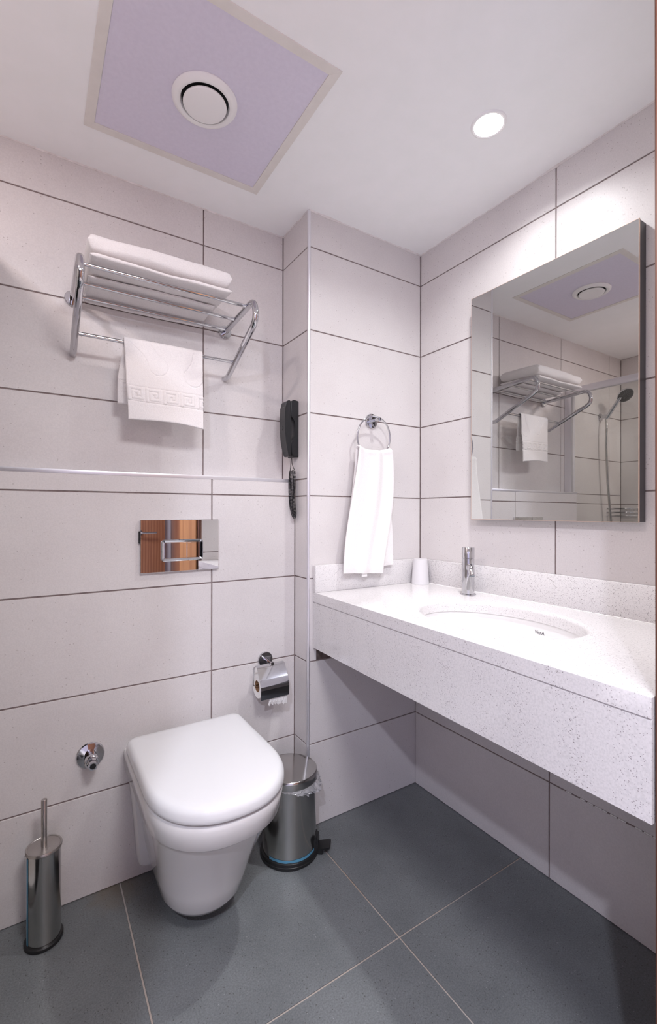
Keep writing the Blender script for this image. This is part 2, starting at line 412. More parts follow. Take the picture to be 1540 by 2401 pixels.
# wall with the doorway, both sides of the opening, and the lintel
WF = wall('wall_front', 'tiled wall stub on the right of the doorway', (-0.545, YD-B-0.12, 0), (0.12, YD-B, H+0.02))
lay(WF, (0.0, YD, 0), PI, [0, 0.545], [0, .3, .6, .9, 1.2, 1.5, 1.8, 2.1, H])
WF2 = wall('wall_front', 'tiled wall on the shower side of the doorway', (XL-0.1, YD-B-0.12, 0), (-1.82, YD-B, H+0.02))
lay(WF2, (-1.82, YD, 0), PI, [0, .40], [0, .3, .6, .9, 1.2, 1.5, 1.8, 2.1, H])
# hall shell behind the camera
bm = N(); box(bm, (-2.8, -3.0, 0), (0.7, -2.9, 2.3)); HB = structure(link('wall_hall_back', bm, M_HALL, smooth=0), 'pale lilac painted hall wall seen only in reflections')
bm = N(); box(bm, (0.6, -3.0, 0), (0.7, -1.2, 2.3)); structure(link('wall_hall_right', bm, M_HALL, smooth=0), 'painted hall side wall to the right of the doorway')
bm = N(); box(bm, (-2.9, -3.0, 0), (-2.8, -1.2, 2.3)); structure(link('wall_hall_left', bm, M_HALL, smooth=0), 'painted hall side wall to the left of the doorway')
bm = N(); box(bm, (-2.8, -1.26, 0), (-2.3, -1.2, 2.3)); box(bm, (0.1, -1.26, 0), (0.6, -1.2, 2.3)); structure(link('wall_hall_front', bm, M_HALL, smooth=0), 'painted hall wall around the bathroom doorway')
# door jamb at the right edge of the picture; it leans a little out of plumb
bm = N(); r0 = [(-0.5655, YD, H), (-0.52, YD, H), (-0.52, -1.52, H), (-0.5655, -1.52, H)]; r1 = [(-0.5500, YD, 0), (-0.52, YD, 0), (-0.52, -1.52, 0), (-0.5500, -1.52, 0)]
loft(bm, [r1, r0]); bmesh.ops.bevel(bm, geom=[e for e in bm.edges], offset=0.002, segments=2, affect='EDGES')
M_JAMB = make_wood('dark_brown_wood', (0.11, 0.045, 0.028), (0.18, 0.080, 0.05))
DJ = structure(link('trim_3', bm, M_JAMB), 'brown wooden door jamb at the right edge', 'door frame')
link('lining', box(N(), (-0.5670, -1.50, 0.006), (-0.5600, -1.135, H-0.004), 0.001, 1), M_OAK, DJ)
# hall door facing the toilet
D_ = structure(link('door_1', box(N(), (-1.30, -2.86, 0.006), (-0.355, -2.82, 2.08), 0.003), M_WOOD), 'brown wooden hall door reflected in the flush plate', 'door')
D_.parent = None
hb = N(); lathe(hb, [(0.024, 0), (0.024, 0.008)], 24, (-0.575, -2.82, 0.95), (0, 1, 0)); tube(hb, fillet([(-0.575, -2.812, 0.95), (-0.575, -2.765, 0.95), (-0.44, -2.765, 0.95)], 0.012), 0.009)
link('door_handle', hb, M_CHROME, D_)
bm = N(); box(bm, (-0.285, -2.895, 0.006), (-0.20, -2.5, 2.2), 0.003); tag(link('wardrobe', bm, M_WOOD), 'brown wooden wardrobe side in the hall behind the camera', 'wardrobe')

# ------------------------------------------------------------------ ceiling with a round cut-out for the downlight
LX, LY = -0.307, -0.587
def ceiling():
    bm = N(); R0, S = 0.040, 0.09
    x0, x1, y0, y1 = -2.9, 0.7, -3.0, 0.35
    def q(a, b, c, d): bm.faces.new([bm.verts.new((*p, H)) for p in (a, b, c, d)])
    sx0, sx1, sy0, sy1 = LX-S, LX+S, LY-S, LY+S
    q((x0, y0), (sx0, y0), (sx0, y1), (x0, y1)); q((sx1, y0), (x1, y0), (x1, y1), (sx1, y1))
    q((sx0, y0), (sx1, y0), (sx1, sy0), (sx0, sy0)); q((sx0, sy1), (sx1, sy1), (sx1, y1), (sx0, y1))
    n = 48; outer = []; inner = []; up = []
    for i in range(n):
        t = 2*PI*i/n+PI/4; c, s = math.cos(t), math.sin(t); k = S/max(abs(c), abs(s))
        outer.append(bm.verts.new((LX+c*k, LY+s*k, H))); inner.append(bm.verts.new((LX+c*R0, LY+s*R0, H))); up.append(bm.verts.new((LX+c*R0, LY+s*R0, H+0.05)))
    for i in range(n):
        j = (i+1) % n; bm.faces.new((outer[i], outer[j], inner[j], inner[i])); bm.faces.new((inner[i], inner[j], up[j], up[i]))
    bm.faces.new(up)
    box(bm, (x0, y0, H+0.055), (x1, y1, H+0.15))
    bmesh.ops.remove_doubles(bm, verts=bm.verts[:], dist=1e-5)
    return link('ceiling', bm, M_CEIL, smooth=0)
CE = structure(ceiling(), 'white painted ceiling with an access hatch and a downlight', 'ceiling')
def bead(p, q, nrm, seed):
    """lumpy plaster bead where the ceiling meets the tiles"""
    bm = N(); p, q, nrm = Vector(p), Vector(q), Vector(nrm); L = (q-p).length; n = int(L/0.012); R = []
    for i in range(n+1):
        t = i/n; c = p.lerp(q, t); w = noise.noise(Vector((t*L*9, seed, 0)))+0.6*noise.noise(Vector((t*L*34, seed, 5)))
        d = 0.0035+0.004*max(0, w+0.15); e = 0.0012+0.0016*max(0, w+0.3)
        R.append([c+nrm*0.0+Vector((0, 0, 0.001)), c+Vector((0, 0, -d)), c+nrm*e+Vector((0, 0, -d*0.9)), c+nrm*(e+d*0.5)+Vector((0, 0, 0.001))])
    loft(bm, R); return link('plaster_bead', bm, M_PLASTER, CE, smooth=0)
bead((XL, D1, H), (-CW, D1, H), (0, -1, 0), 1.3); bead((-CW, D1, H), (-CW, 0, H), (-1, 0, 0), 4.1)
bead((-CW, 0, H), (0, 0, H), (0, -1, 0), 7.7); bead((0, 0, H), (0, YD, H), (-1, 0, 0), 9.2)

# ------------------------------------------------------------------ trims
bm = N(); tube(bm, [(-CW+0.003, 0.003, 0.001), (-CW+0.003, 0.003, H-0.001)], 0.0062, 16)
structure(link('trim_1', bm, M_ALU), 'aluminium edge strip on the column corner', 'trim')
bm = N(); box(bm, (-1.47, D2-0.0016, LEDGE-0.010), (-CW-0.001, D2+0.006, LEDGE+0.002), 0.0012); box(bm, (-1.47, D2+0.004, LEDGE-0.001), (-CW-0.001, D1+0.003, LEDGE+0.0015))
structure(link('trim_2', bm, M_ALU), 'aluminium edge strip along the ledge above the flush plate', 'trim')

# ------------------------------------------------------------------ ceiling hatch and vent
HX0, HX1, HY0, HY1 = -1.2400, -0.7640, -0.4690, 0.0035
FW = 0.0245
T = thing('access_hatch', 'square lilac ceiling hatch in a cream frame', 'hatch', (0, 0, H))
def obj_at(T, name, bm, m, **k):
    bmesh.ops.translate(bm, vec=-Vector(T.location), verts=bm.verts[:]); return link(name, bm, m, T, **k)
bm = N()
o4 = [(HX0-FW, HY0-FW), (HX1+FW, HY0-FW), (HX1+FW, HY1+FW), (HX0-FW, HY1+FW)]; i4 = [(HX0, HY0), (HX1, HY0), (HX1, HY1), (HX0, HY1)]
for k in range(4):
    a, b, c, d = o4[k], o4[(k+1) % 4], i4[(k+1) % 4], i4[k]
    b2 = N(); s = 0.0004*((k % 2)*2-1)
    loft(b2, [[(*p, H+0.001) for p in (a, b, c, d)], [(*p, H-0.0030) for p in (a, b, c, d)]])
    bmesh.ops.bevel(b2, geom=b2.edges[:], offset=0.0005, segments=1, affect='EDGES')
    obj_at(T, 'frame', b2, M_HFRAME, smooth=0)
obj_at(T, 'panel', box(N(), (HX0+0.0012, HY0+0.0012, H-0.0012), (HX1-0.0012, HY1-0.0012, H+0.0006)), M_HATCH, smooth=0)
VX, VY = -1.0005, -0.2300
T = thing('air_valve', 'round white extract valve in the middle of the ceiling hatch', 'vent', (VX, VY, H-0.0014))
bm = N(); lathe(bm, [(0.0840, 0), (0.0840, 0.003), (0.080, 0.008), (0.074, 0.0125), (0.068, 0.0128), (0.0635, 0.010), (0.0610, 0.003), (0.0600, 0.0002)], 72, ax=(0, 0, -1), cap=False)
link('ring', bm, M_VENT, T)
link('throat', lathe(N(), [(0.0605, 0.0), (0.0605, 0.0009), (0.0, 0.0009)], 48, ax=(0, 0, -1), cap=False), M_BLACK, T)
link('disc', lathe(N(), [(0.012, 0.001), (0.012, 0.007), (0.052, 0.008), (0.0555, 0.0100), (0.0562, 0.0130), (0.0545, 0.0160), (0.0500, 0.0175), (0.030, 0.0180), (0.0, 0.0182)], 64, ax=(0, 0, -1), cap=False), M_VENT, T)

# ------------------------------------------------------------------ downlight
T = thing('ceiling_downlight', 'small round recessed downlight, lit, near the mirror wall', 'lamp', (LX, LY, H))
link('trim_ring', lathe(N(), [(0.0385, -0.018), (0.0375, 0.0), (0.0390, 0.0030), (0.0440, 0.0042), (0.0480, 0.0025), (0.0490, 0.0)], 56, ax=(0, 0, -1), cap=False), M_VENT, T)
link('lamp_lens', lathe(N(), [(0.0380, -0.028), (0.030, -0.0260), (0.0, -0.0245)], 40, ax=(0, 0, -1), cap=False), M_LAMP, T)
L_WASH.parent = T; L_WASH.location = (0, 0, 0.022); L_BEAM.parent = T; L_BEAM.location = (0, 0, 0.006)

# ------------------------------------------------------------------ mirror
MX, MY0, MY1, MZ0, MZ1 = -0.040, -0.8545, -0.3030, 1.1155, 1.9178
T = thing('wall_mirror', 'tall rectangular mirror with dark grey sides on the tiled wall', 'mirror', (0, (MY0+MY1)/2, MZ0))
obj_at(T, 'backing_box', box(N(), (MX+0.0045, MY0+0.0008, MZ0+0.0008), (-0.0006, MY1-0.0008, MZ1-0.0008), 0.0008, 1), M_SIDE, smooth=0)
bm = N(); obj_at(T, 'mirror_glass', box(bm, (MX, MY0+0.001, MZ0+0.001), (MX+0.0044, MY1-0.001, MZ1-0.001), 0.0004, 1), M_MIRROR, smooth=0)
M_COPPER = mat('pale_copper_edge', (0.62, 0.46, 0.38), 0.35, 0.5)
bm = N()
for a, b in (((MX-0.0002, MY0, MZ0), (MX+0.005, MY0+0.0012, MZ1)), ((MX-0.0002, MY1-0.0012, MZ0), (MX+0.005, MY1, MZ1)), ((MX-0.0002, MY0, MZ0), (MX+0.005, MY1, MZ0+0.0012)), ((MX-0.0002, MY0, MZ1-0.0012), (MX+0.005, MY1, MZ1))): box(bm, a, b)
obj_at(T, 'edge_strip', bm, M_COPPER, smooth=0)

# ------------------------------------------------------------------ counter
CZ, CT = 0.851, 0.034
def xf(y): return -0.5290+0.0300*y      # front edge runs slightly out of square
BX, BY, BAX, BAY = -0.295, -0.602, 0.171, 0.238
T = thing('vanity_counter', 'long white speckled quartz washbasin counter with a deep front apron', 'counter', (0, 0, CZ))
def counter_top():
    bm = N(); y0, y1, xr = YD+0.002, -0.0015, -0.0015
    poly = [(xf(y0), y0), (xr, y0), (xr, y1), (xf(y1), y1)]
    angs = [2*PI*i/120 for i in range(120)]
    for px, py in poly: angs.append(math.atan2(py-BY, px-BX) % (2*PI))
    angs = sorted(set(round(a, 6) for a in angs))
    def hitb(a):
        c, s = math.cos(a), math.sin(a); best = None
        for k in range(4):
            (ax_, ay_), (bx_, by_) = poly[k], poly[(k+1) % 4]; ex, ey = bx_-ax_, by_-ay_
            den = c*ey-s*ex
            if abs(den) < 1e-9: continue
            t = ((ax_-BX)*ey-(ay_-BY)*ex)/den; u = ((ax_-BX)*s-(ay_-BY)*c)/den
            if t > 0 and -1e-4 <= u <= 1.0001 and (best is None or t < best): best = t
        return (BX+c*best, BY+s*best)
    def el(a, off):
        c, s = math.cos(a), math.sin(a); ra = 1/math.sqrt((c/(BAX+off))**2+(s/(BAY+off))**2); return (BX+c*ra, BY+s*ra)
    r = 0.010; rings = []
    P = [hitb(a) for a in angs]
    rings.append([(*p, CZ-CT) for p in P]); rings.append([(*p, CZ-0.001) for p in P])
    def pull(p, d):
        v = Vector((BX-p[0], BY-p[1])).normalized()*d; return (p[0]+v.x, p[1]+v.y)
    rings.append([(*pull(p, 0.0012), CZ) for p in P])
    rings.append([(*el(a, r+0.002), CZ) for a in angs])
    for k in range(1, 7):
        t = k/6*PI/2; rings.append([(*el(a, r-r*math.sin(t)), CZ-r+r*math.cos(t)) for a in angs])
    rings.append([(*el(a, 0), CZ-CT) for a in angs]); rings.append(rings[0])
    loft(bm, rings, False, False); bmesh.ops.remove_doubles(bm, verts=bm.verts[:], dist=1e-6); return bm
obj_at(T, 'countertop', counter_top(), M_QUARTZ, smooth=30)
bm = N(); ya, yb = YD+0.002, -0.002; d = 0.0035
loft(bm, [[(xf(y)+d*0.4, y, 0.650), (xf(y)+0.022, y, 0.650), (xf(y)+0.022, y, CZ-CT-0.0005), (xf(y)+d, y, CZ-CT-0.0005), (xf(y)+d, y, CZ-CT-0.0028), (xf(y)+d*0.2, y, CZ-CT-0.0034)] for y in (ya, yb)])
obj_at(T, 'apron', bm, M_QUARTZ, smooth=0)
obj_at(T, 'rear_upstand', box(N(), (-0.0205, YD+0.002, CZ+0.0002), (-0.0008, -0.0008, 0.9485), 0.0012), M_QUARTZ)
obj_at(T, 'side_upstand', box(N(), (xf(0)-0.001, -0.0205, CZ+0.0002), (-0.0208, -0.0008, 0.9485), 0.0012), M_QUARTZ)
bm = N(); tube(bm, [(-0.0212, -0.0212, CZ), (-0.0212, -0.0212, 0.947)], 0.0014, 8); tube(bm, [(-0.0215, -0.0212, CZ+0.001), (-0.0215, YD+0.01, CZ+0.001)], 0.0013, 6)
obj_at(T, 'sealant', bm, M_PAPER)

# basin under the cut-out
T = thing('washbasin', 'white oval ceramic basin set under the counter cut-out', 'basin', (BX, BY, CZ-CT))
bm = N()
def er(k, z, n=96, off=0.0): return [((BAX+off)*k*math.cos(2*PI*i/n), (BAY+off)*k*math.sin(2*PI*i/n), z) for i in range(n)]
prof_in = [(1.0, -0.0008), (0.995, -0.012), (0.975, -0.035), (0.93, -0.060), (0.84, -0.085), (0.68, -0.105), (0.48, -0.118), (0.28, -0.125), (0.13, -0.128)]
rings = [er(k, z, off=0.004) for k, z in prof_in]
outer = [er(k*1.0, z-0.010, off=0.016) for k, z in reversed(prof_in)]
outer[-1] = er(1.0, -0.0008, off=0.016)
loft(bm, outer+rings, False, False)
r_out = er(0.13, -0.138, off=0.016)
bm.faces.new([bm.verts.new(p) for p in er(0.13, -0.1285, off=0.004)]); bmesh.ops.remove_doubles(bm, verts=bm.verts[:], dist=1e-5)
link('bowl', bm, M_CERAM, T)
link('waste', lathe(N(), [(0.0, 0.004), (0.016, 0.0035), (0.026, 0.002), (0.030, 0.0005), (0.030, -0.004)], 36, (0, 0, -0.128), cap=False), M_CHROME, T)
# maker's mark printed inside the bowl
cu = bpy.data.curves.new('maker_mark', 'FONT'); cu.body = 'VitrA'; cu.size = 0.0150; cu.align_x = 'CENTER'; cu.align_y = 'CENTER'; cu.extrude = 0.0002
to = bpy.data.objects.new('maker_mark_tmp', cu); COL.objects.link(to)
dg = bpy.context.evaluated_depsgraph_get(); me = bpy.data.meshes.new_from_object(to.evaluated_get(dg)); bpy.data.objects.remove(to)
me.materials.append(M_MARK); mk = bpy.data.objects.new('maker_mark', me); COL.objects.link(mk); mk.parent = T
# the wall of the bowl at angle ta, height za
ta, za = math.atan2(-0.10, 0.9), -0.030
def bowlp(t, z):
    for (k0, z0), (k1, z1) in zip(prof_in, prof_in[1:]):
        if z1 <= z <= z0: k = k0+(k1-k0)*(z-z0)/(z1-z0); break
    return Vector(((BAX+0.004)*k*math.cos(t), (BAY+0.004)*k*math.sin(t), z))
p = bowlp(ta, za); tu = (bowlp(ta-0.03, za)-bowlp(ta+0.03, za)).normalized(); tv = (bowlp(ta, za+0.008)-bowlp(ta, za-0.008)).normalized()
nn = tu.cross(tv).normalized(); tv = nn.cross(tu)
if nn.x > 0: nn = -nn
mk.matrix_local = Matrix.Translation(p+nn*0.0006) @ Matrix((tu, tv, nn)).transposed().to_4x4()

# mixer tap
TX, TY = -0.0850, -0.3290
T = thing('basin_tap', 'chrome cylindrical mixer tap on the counter behind the basin', 'tap', (TX, TY, CZ))
link('base_ring', lathe(N(), [(0.0275, 0.0002), (0.0275, 0.002), (0.0250, 0.0040), (0.0222, 0.0042)], 48), M_CHROME, T)
link('body', lathe(N(), [(0.0215, 0.004), (0.0215, 0.127), (0.0205, 0.1282), (0.0, 0.1283)], 56), M_CHROME, T)
link('handle', lathe(N(), [(0.0205, 0.1290), (0.0218, 0.1300), (0.0218, 0.1655), (0.0208, 0.1672), (0.0, 0.1676)], 56), M_CHROME, T)
sd = Vector((-0.56, -0.83, 0)).normalized()
pts = fillet([Vector((0, 0, 0.098)), sd*0.036+Vector((0, 0, 0.098)), sd*0.048+Vector((0, 0, 0.072))], 0.020, 10)
n = len(pts); link('spout', tube(N(), pts, [0.0135-0.003*i/(n-1) for i in range(n)], 28), M_CHROME, T)
ae = (pts[-1]-pts[-2]).normalized()
link('aerator', lathe(N(), [(0.0115, -0.004), (0.0118, 0.0012), (0.0100, 0.0016), (0.0095, 0.0006)], 28, pts[-1], ae, cap=False), M_CHROME, T)
link('aerator_mesh', lathe(N(), [(0.0095, 0.0004), (0.0, 0.0004)], 28, pts[-1], ae, cap=False), M_DIAL, T)
hd = Vector((-0.75, -0.66, 0)).normalized()
link('lever_pin', tube(N(), [hd*0.018+Vector((0, 0, 0.153)), hd*0.030+Vector((0, 0, 0.160))], 0.0032, 16), M_CHROME, T)
link('hot_cold_ring', lathe(N(), [(0.0045, 0.0), (0.0045, 0.0010), (0.0036, 0.0012), (0.0034, 0.0004)], 24, hd*0.0215+Vector((0, 0, 0.150)), hd, cap=False), M_ALU, T)

# tumbler in the corner
tb = N(); lathe(tb, [(0.0355, 0.0), (0.0350, 0.001), (0.0285, 0.099), (0.0270, 0.1015), (0.0, 0.1020), (0.0, 0.1005), (0.0265, 0.0995), (0.0335, 0.001), (0.0345, 0.0)], 48, cap=False)
o = link('tumbler', tb, M_FROST); o.location = (-0.0600, -0.0640, CZ+0.0004); tag(o, 'frosted tumbler standing upside down in the counter corner', 'tumbler')

# ------------------------------------------------------------------ toilet
TXC = -0.9670
def dshape(hw, yb, yf, ystraight, z, n=56, pw=2.25, rc=0.018, xc=0.0):
    """D outline: straight back at yb, straight sides to ystraight, superelliptic front to yf"""
    pts = []
    L = ystraight-yf
    for i in range(n+1):
        t = -PI/2+PI*i/n     # -90..90 across the front
        s, c = math.sin(t), math.cos(t)
        pts.append((xc+hw*math.copysign(abs(s)**(2/pw), s), ystraight-L*abs(c)**(2/pw), z))
    for i in range(7):
        t = i/6*PI/2; pts.append((xc+hw-rc+rc*math.cos(t), yb-rc+rc*math.sin(t), z))
    for i in range(7):
        t = PI/2+i/6*PI/2; pts.append((xc-hw+rc+rc*math.cos(t), yb-rc+rc*math.sin(t), z))
    return pts
T = thing('wall_hung_toilet', 'white wall-hung toilet with closed D-shaped lid', 'toilet', (TXC, 0, 0))
bm = N(); yb = D2-0.0008
secs = [(0.064, -0.155, 0.0480, 2.1), (0.088, -0.194, 0.0500, 2.1), (0.104, -0.218, 0.059, 2.1), (0.114, -0.234, 0.078, 2.1), (0.1245, -0.256, 0.13, 2.12), (0.134, -0.288, 0.20, 2.15), (0.149, -0.330, 0.27, 2.2), (0.162, -0.368, 0.330, 2.25), (0.1655, -0.377, 0.3425, 2.25),
        (0.1720, -0.3870, 0.3462, 2.25), (0.1755, -0.3940, 0.3520, 2.25), (0.1785, -0.4030, 0.385, 2.25), (0.1800, -0.4085, 0.404, 2.25), (0.1775, -0.4060, 0.4110, 2.25), (0.1710, -0.4000, 0.4145, 2.25), (0.160, -0.388, 0.4150, 2.25)]
rings = [dshape(hw, yb, yf, min(-0.02, yf+hw*1.15), z, pw=pw, rc=0.006) for hw, yf, z, pw in secs]
loft(bm, rings); link('bowl', bm, M_CERAM, T, smooth=40)
bm = N()
fl = [(0.128, 0.0565), (0.140, 0.062), (0.1435, 0.075), (0.153, 0.20), (0.166, 0.33), (0.172, 0.40), (0.170, 0.408)]
loft(bm, [[(-hw, yb, z), (-hw, 0.062, z), (-hw+0.006, 0.054, z), (hw-0.006, 0.054, z), (hw, 0.062, z), (hw, yb, z)] for hw, z in fl]); link('mounting_flange', bm, M_CERAM, T, smooth=40)
link('seat', (lambda b: (loft(b, [dshape(0.171, 0.060, -0.400, -0.20, z, rc=0.03) for z in (0.4155, 0.4275)]), b)[1])(N()), M_SEAT, T)
bm = N()
LP = [(0.012, 0.4225), (0.0030, 0.4235), (0.0008, 0.4260), (0.0, 0.4330), (0.0008, 0.4440), (0.0035, 0.4510), (0.0085, 0.4565), (0.0150, 0.4592), (0.030, 0.4606), (0.080, 0.4620)]
rings = []
for off, z in LP: rings.append(dshape(0.1815-off, 0.066-off, -0.4150+off, -0.2080, z, rc=max(0.004, 0.032-off*0.8)))
loft(bm, rings); link('lid', bm, M_SEAT, T, smooth=50)
for s in (-1, 1):
    link('hinge', lathe(N(), [(0.0, -0.022), (0.010, -0.022), (0.011, -0.020), (0.011, 0.020), (0.010, 0.022), (0.0, 0.022)], 20, (s*0.078, 0.076, 0.428), (1, 0, 0), cap=False), M_CHROME, T)

# flush plate
T = thing('flush_plate', 'mirror-polished rectangular flush plate on the tiles above the toilet', 'flush plate', (-0.9757, D2, 1.0317))
bm = box(N(), (-0.1250, -0.0130, -0.0835), (0.1250, -0.0005, 0.0835), 0.0010, 1); link('plate', bm, M_PLATE, T, smooth=0)
def rrect(x0, x1, z0, z1, y, r, n=6):
    out = []
    for cx, cz, a0 in ((x1-r, z0+r, -PI/2), (x1-r, z1-r, 0), (x0+r, z1-r, PI/2), (x0+r, z0+r, PI)):
        for i in range(n+1):
            t = a0+PI/2*i/n; out.append((cx+r*math.cos(t), y, cz+r*math.sin(t)))
    return out
link('mounting_gap', box(N(), (-0.1290, -0.0100, 0.010), (-0.1245, -0.0005, 0.0480), 0.001), M_BLACK, T)
fx0, fx1, fz0, fz1 = -0.064, 0.071, -0.050, 0.020
bm = N(); loft(bm, [rrect(fx0, fx1, fz0, fz1, -0.0126, 0.010), rrect(fx0, fx1, fz0, fz1, -0.0150, 0.010), rrect(fx0+.003, fx1-.003, fz0+.003, fz1-.003, -0.0185, 0.007), rrect(fx0+.009, fx1-.009, fz0+.009, fz1-.009, -0.0150, 0.003), rrect(fx0+.0095, fx1-.0095, fz0+.0095, fz1-.0095, -0.0128, 0.003)], False, False)
link('button_frame', bm, M_CHROME, T, smooth=25)
link('flush_button', box(N(), (fx0+.0105, -0.0158, fz0+.0105), (0.0170, -0.0128, fz1-.0105), 0.0006, 1), M_PLATE, T, smooth=0)
link('flush_button', box(N(), (0.0182, -0.0158, fz0+.0105), (fx1-.0105, -0.0128, fz1-.0105), 0.0006, 1), M_PLATE, T, smooth=0)

# stop valve
T = thing('stop_valve', 'chrome angle valve with a round rosette low on the wall left of the toilet', 'valve', (-1.2375, D2, 0.4170), (0, 0, 0))
link('rosette', lathe(N(), [(0.0385, 0.0004), (0.0385, 0.002), (0.0360, 0.0052), (0.0200, 0.0085), (0.017, 0.009)], 48, ax=(0, -1, 0)), M_CHROME, T)
link('body', lathe(N(), [(0.0165, 0.006), (0.0172, 0.012), (0.0195, 0.034), (0.0198, 0.036), (0.0190, 0.037), (0.0198, 0.038), (0.0192, 0.048), (0.0170, 0.0505)], 40, ax=(0, -1, 0)), M_CHROME, T)
link('knob', lathe(N(), [(0.0145, 0.050), (0.0150, 0.0525), (0.0115, 0.0545), (0.0122, 0.070), (0.0118, 0.0725), (0.0085, 0.0727), (0.0080, 0.066)], 8, ax=(0, -1, 0)), M_CHROME, T, smooth=20)
link('outlet_shade', lathe(N(), [(0.0084, 0.0724), (0.0, 0.0724)], 20, ax=(0, -1, 0), cap=False), M_BLACK, T)  # flat black disc stands for the shade inside the outlet hole

# toilet brush
T = thing('toilet_brush', 'tall polished steel toilet brush holder with upright handle', 'toilet brush', (-1.3555, 0.0080, 0.0004))
link('base_ring', lathe(N(), [(0.0440, 0.0), (0.0455, 0.002), (0.0455, 0.009), (0.0435, 0.0115), (0.0405, 0.012)], 56), M_RUBBER, T)
link('canister', lathe(N(), [(0.0400, 0.011), (0.0402, 0.10), (0.0400, 0.2440)], 56), M_STEEL, T)
link('lid', lathe(N(), [(0.0410, 0.2430), (0.0428, 0.2445), (0.0430, 0.2490), (0.0415, 0.2515), (0.0385, 0.2512), (0.0370, 0.2498), (0.0, 0.2510)], 56), M_BRUSHED, T)
link('handle', lathe(N(), [(0.0070, 0.2505), (0.0070, 0.372), (0.0062, 0.3732), (0.0, 0.3733)], 28), M_BRUSHED, T)
bm = N(); n = 5; R = [[(0.04055*math.cos(t), 0.04055*math.sin(t), z) for t in [PI+0.28+0.22*i/n for i in range(n+1)]] for z in (0.013, 0.238)]
loft(bm, R, False, False, closed=False); link('protective_film', bm, M_FILM, T)

# ------------------------------------------------------------------ pedal bin
T = thing('pedal_bin', 'small round steel pedal bin behind the toilet, clear liner showing', 'bin', (-0.6520, -0.0560, 0.0004))
link('base', lathe(N(), [(0.0950, 0.0), (0.0975, 0.003), (0.0975, 0.010), (0.0950, 0.0115), (0.0960, 0.013), (0.0950, 0.020), (0.0915, 0.022)], 72), M_RUBBER, T)
link('body', lathe(N(), [(0.0900, 0.021), (0.0895, 0.245)], 72), M_STEEL, T)
link('lid', lathe(N(), [(0.0905, 0.247), (0.0938, 0.248), (0.0940, 0.272), (0.0930, 0.2760), (0.0905, 0.2785), (0.060, 0.2815), (0.0, 0.2830)], 72), M_STEEL, T)
bm = N(); n = 30; R = [[(0.0906*math.cos(t), 0.0906*math.sin(t), z+0.002*noise.noise(Vector((t*6, z*90, 0)))) for t in [PI+0.3+1.9*i/n for i in range(n+1)]] for z in (0.0225, 0.031)]
loft(bm, R, False, False, closed=False); link('protective_film', bm, M_FILM, T)
pr = Vector((0.80, -0.60, 0)).normalized(); pt = Vector((0.60, 0.80, 0))
def plate_block(bm, c, dx, dy, z0, z1, bev=0.003, tilt=0.0):
    b2 = [];
    for z in (z0, z1):
        for sx, sy in ((-1, -1), (1, -1), (1, 1), (-1, 1)): b2.append(bm.verts.new(c+pr*(sx*dx)+pt*(sy*dy)+Vector((0, 0, z+tilt*(sx)))))
    fs = [bm.faces.new([b2[i] for i in q]) for q in ((0, 3, 2, 1), (4, 5, 6, 7), (0, 1, 5, 4), (1, 2, 6, 5), (2, 3, 7, 6), (3, 0, 4, 7))]
    bmesh.ops.bevel(bm, geom=list({e for f in fs for e in f.edges}), offset=bev, segments=2, affect='EDGES'); return bm
link('pedal_housing', plate_block(N(), pr*0.083, 0.016, 0.026, 0.004, 0.060, 0.006), M_RUBBER, T)
link('pedal', plate_block(N(), pr*0.118, 0.022, 0.024, 0.020, 0.027, 0.003, 0.004), M_RUBBER, T)
link('pedal_foot', plate_block(N(), pr*0.106, 0.010, 0.016, 0.0002, 0.018, 0.003), M_RUBBER, T)
bm = N(); n, k = 90, 9; R = []
for i in range(n+1):
    t = -2.35+2.6*i/n; f = math.sin(PI*i/n)**0.5*(0.45+0.55*max(0, math.sin(PI*min(1, i/n*1.05))**2)); ring = []
    for j in range(k):
        s = j/(k-1); nz = noise.noise(Vector((t*9, s*3, 1.7))); n2 = noise.noise(Vector((t*23, s*7, 4.2)))
        out = 0.0912+f*(0.020*math.sin(PI*s*0.75)*(0.7+nz)+0.005*n2)+0.001
        z = 0.252-f*s*(0.024+0.010*nz)
        ring.append((max(out, 0.0945 if s < 0.4 else 0.0912)*math.cos(t), max(out, 0.0945 if s < 0.4 else 0.0912)*math.sin(t), z))
    R.append(ring)
loft(bm, R, False, False, closed=False); link('bin_liner', bm, M_BAG, T)

# ------------------------------------------------------------------ toilet roll holder
T = thing('toilet_roll_holder', 'chrome toilet roll holder with a curved cover flap', 'roll holder', (-0.6720, D2, 0.6060))
link('rosette', lathe(N(), [(0.0280, 0.0004), (0.0280, 0.006), (0.0268, 0.0078), (0.0, 0.0085)], 44, ax=(0, -1, 0)), M_CHROME, T)
link('arm', lathe(N(), [(0.0062, 0.006), (0.0062, 0.052), (0.0075, 0.054), (0.0075, 0.062), (0.0060, 0.0635), (0.0, 0.0636)], 24, ax=(0, -1, 0)), M_CHROME, T)
yc, zc = -0.0470, -0.0700       # roll centre relative to the rosette
pts = fillet([(0.046, -0.049, -0.004), (-0.064, -0.049, -0.004), (-0.066, -0.047, -0.070), (0.040, yc, zc)], [0, 0.007, 0.006, 0], 6)
link('wire', tube(N(), pts, 0.0022, 12), M_CHROME, T)
bm = N(); prof = [(p.x, p.y) for p in [Vector((a[0], a[1])) for a in fillet([(-0.0465, -0.0015, 0), (-0.0600, -0.0040, 0), (-0.0830, -0.0420, 0), (-0.0960, -0.0660, 0), (-0.0935, -0.1070, 0)], [0, 0.010, 0.03, 0.03, 0], 6)]]
R = [[(x, y, z) for y, z in prof]+[(x, y-0.0010, z-0.0003) for y, z in reversed(prof)] for x in (-0.058, -0.057, 0.049, 0.050)]
loft(bm, R); link('cover_flap', bm, M_CHROME, T, smooth=40)
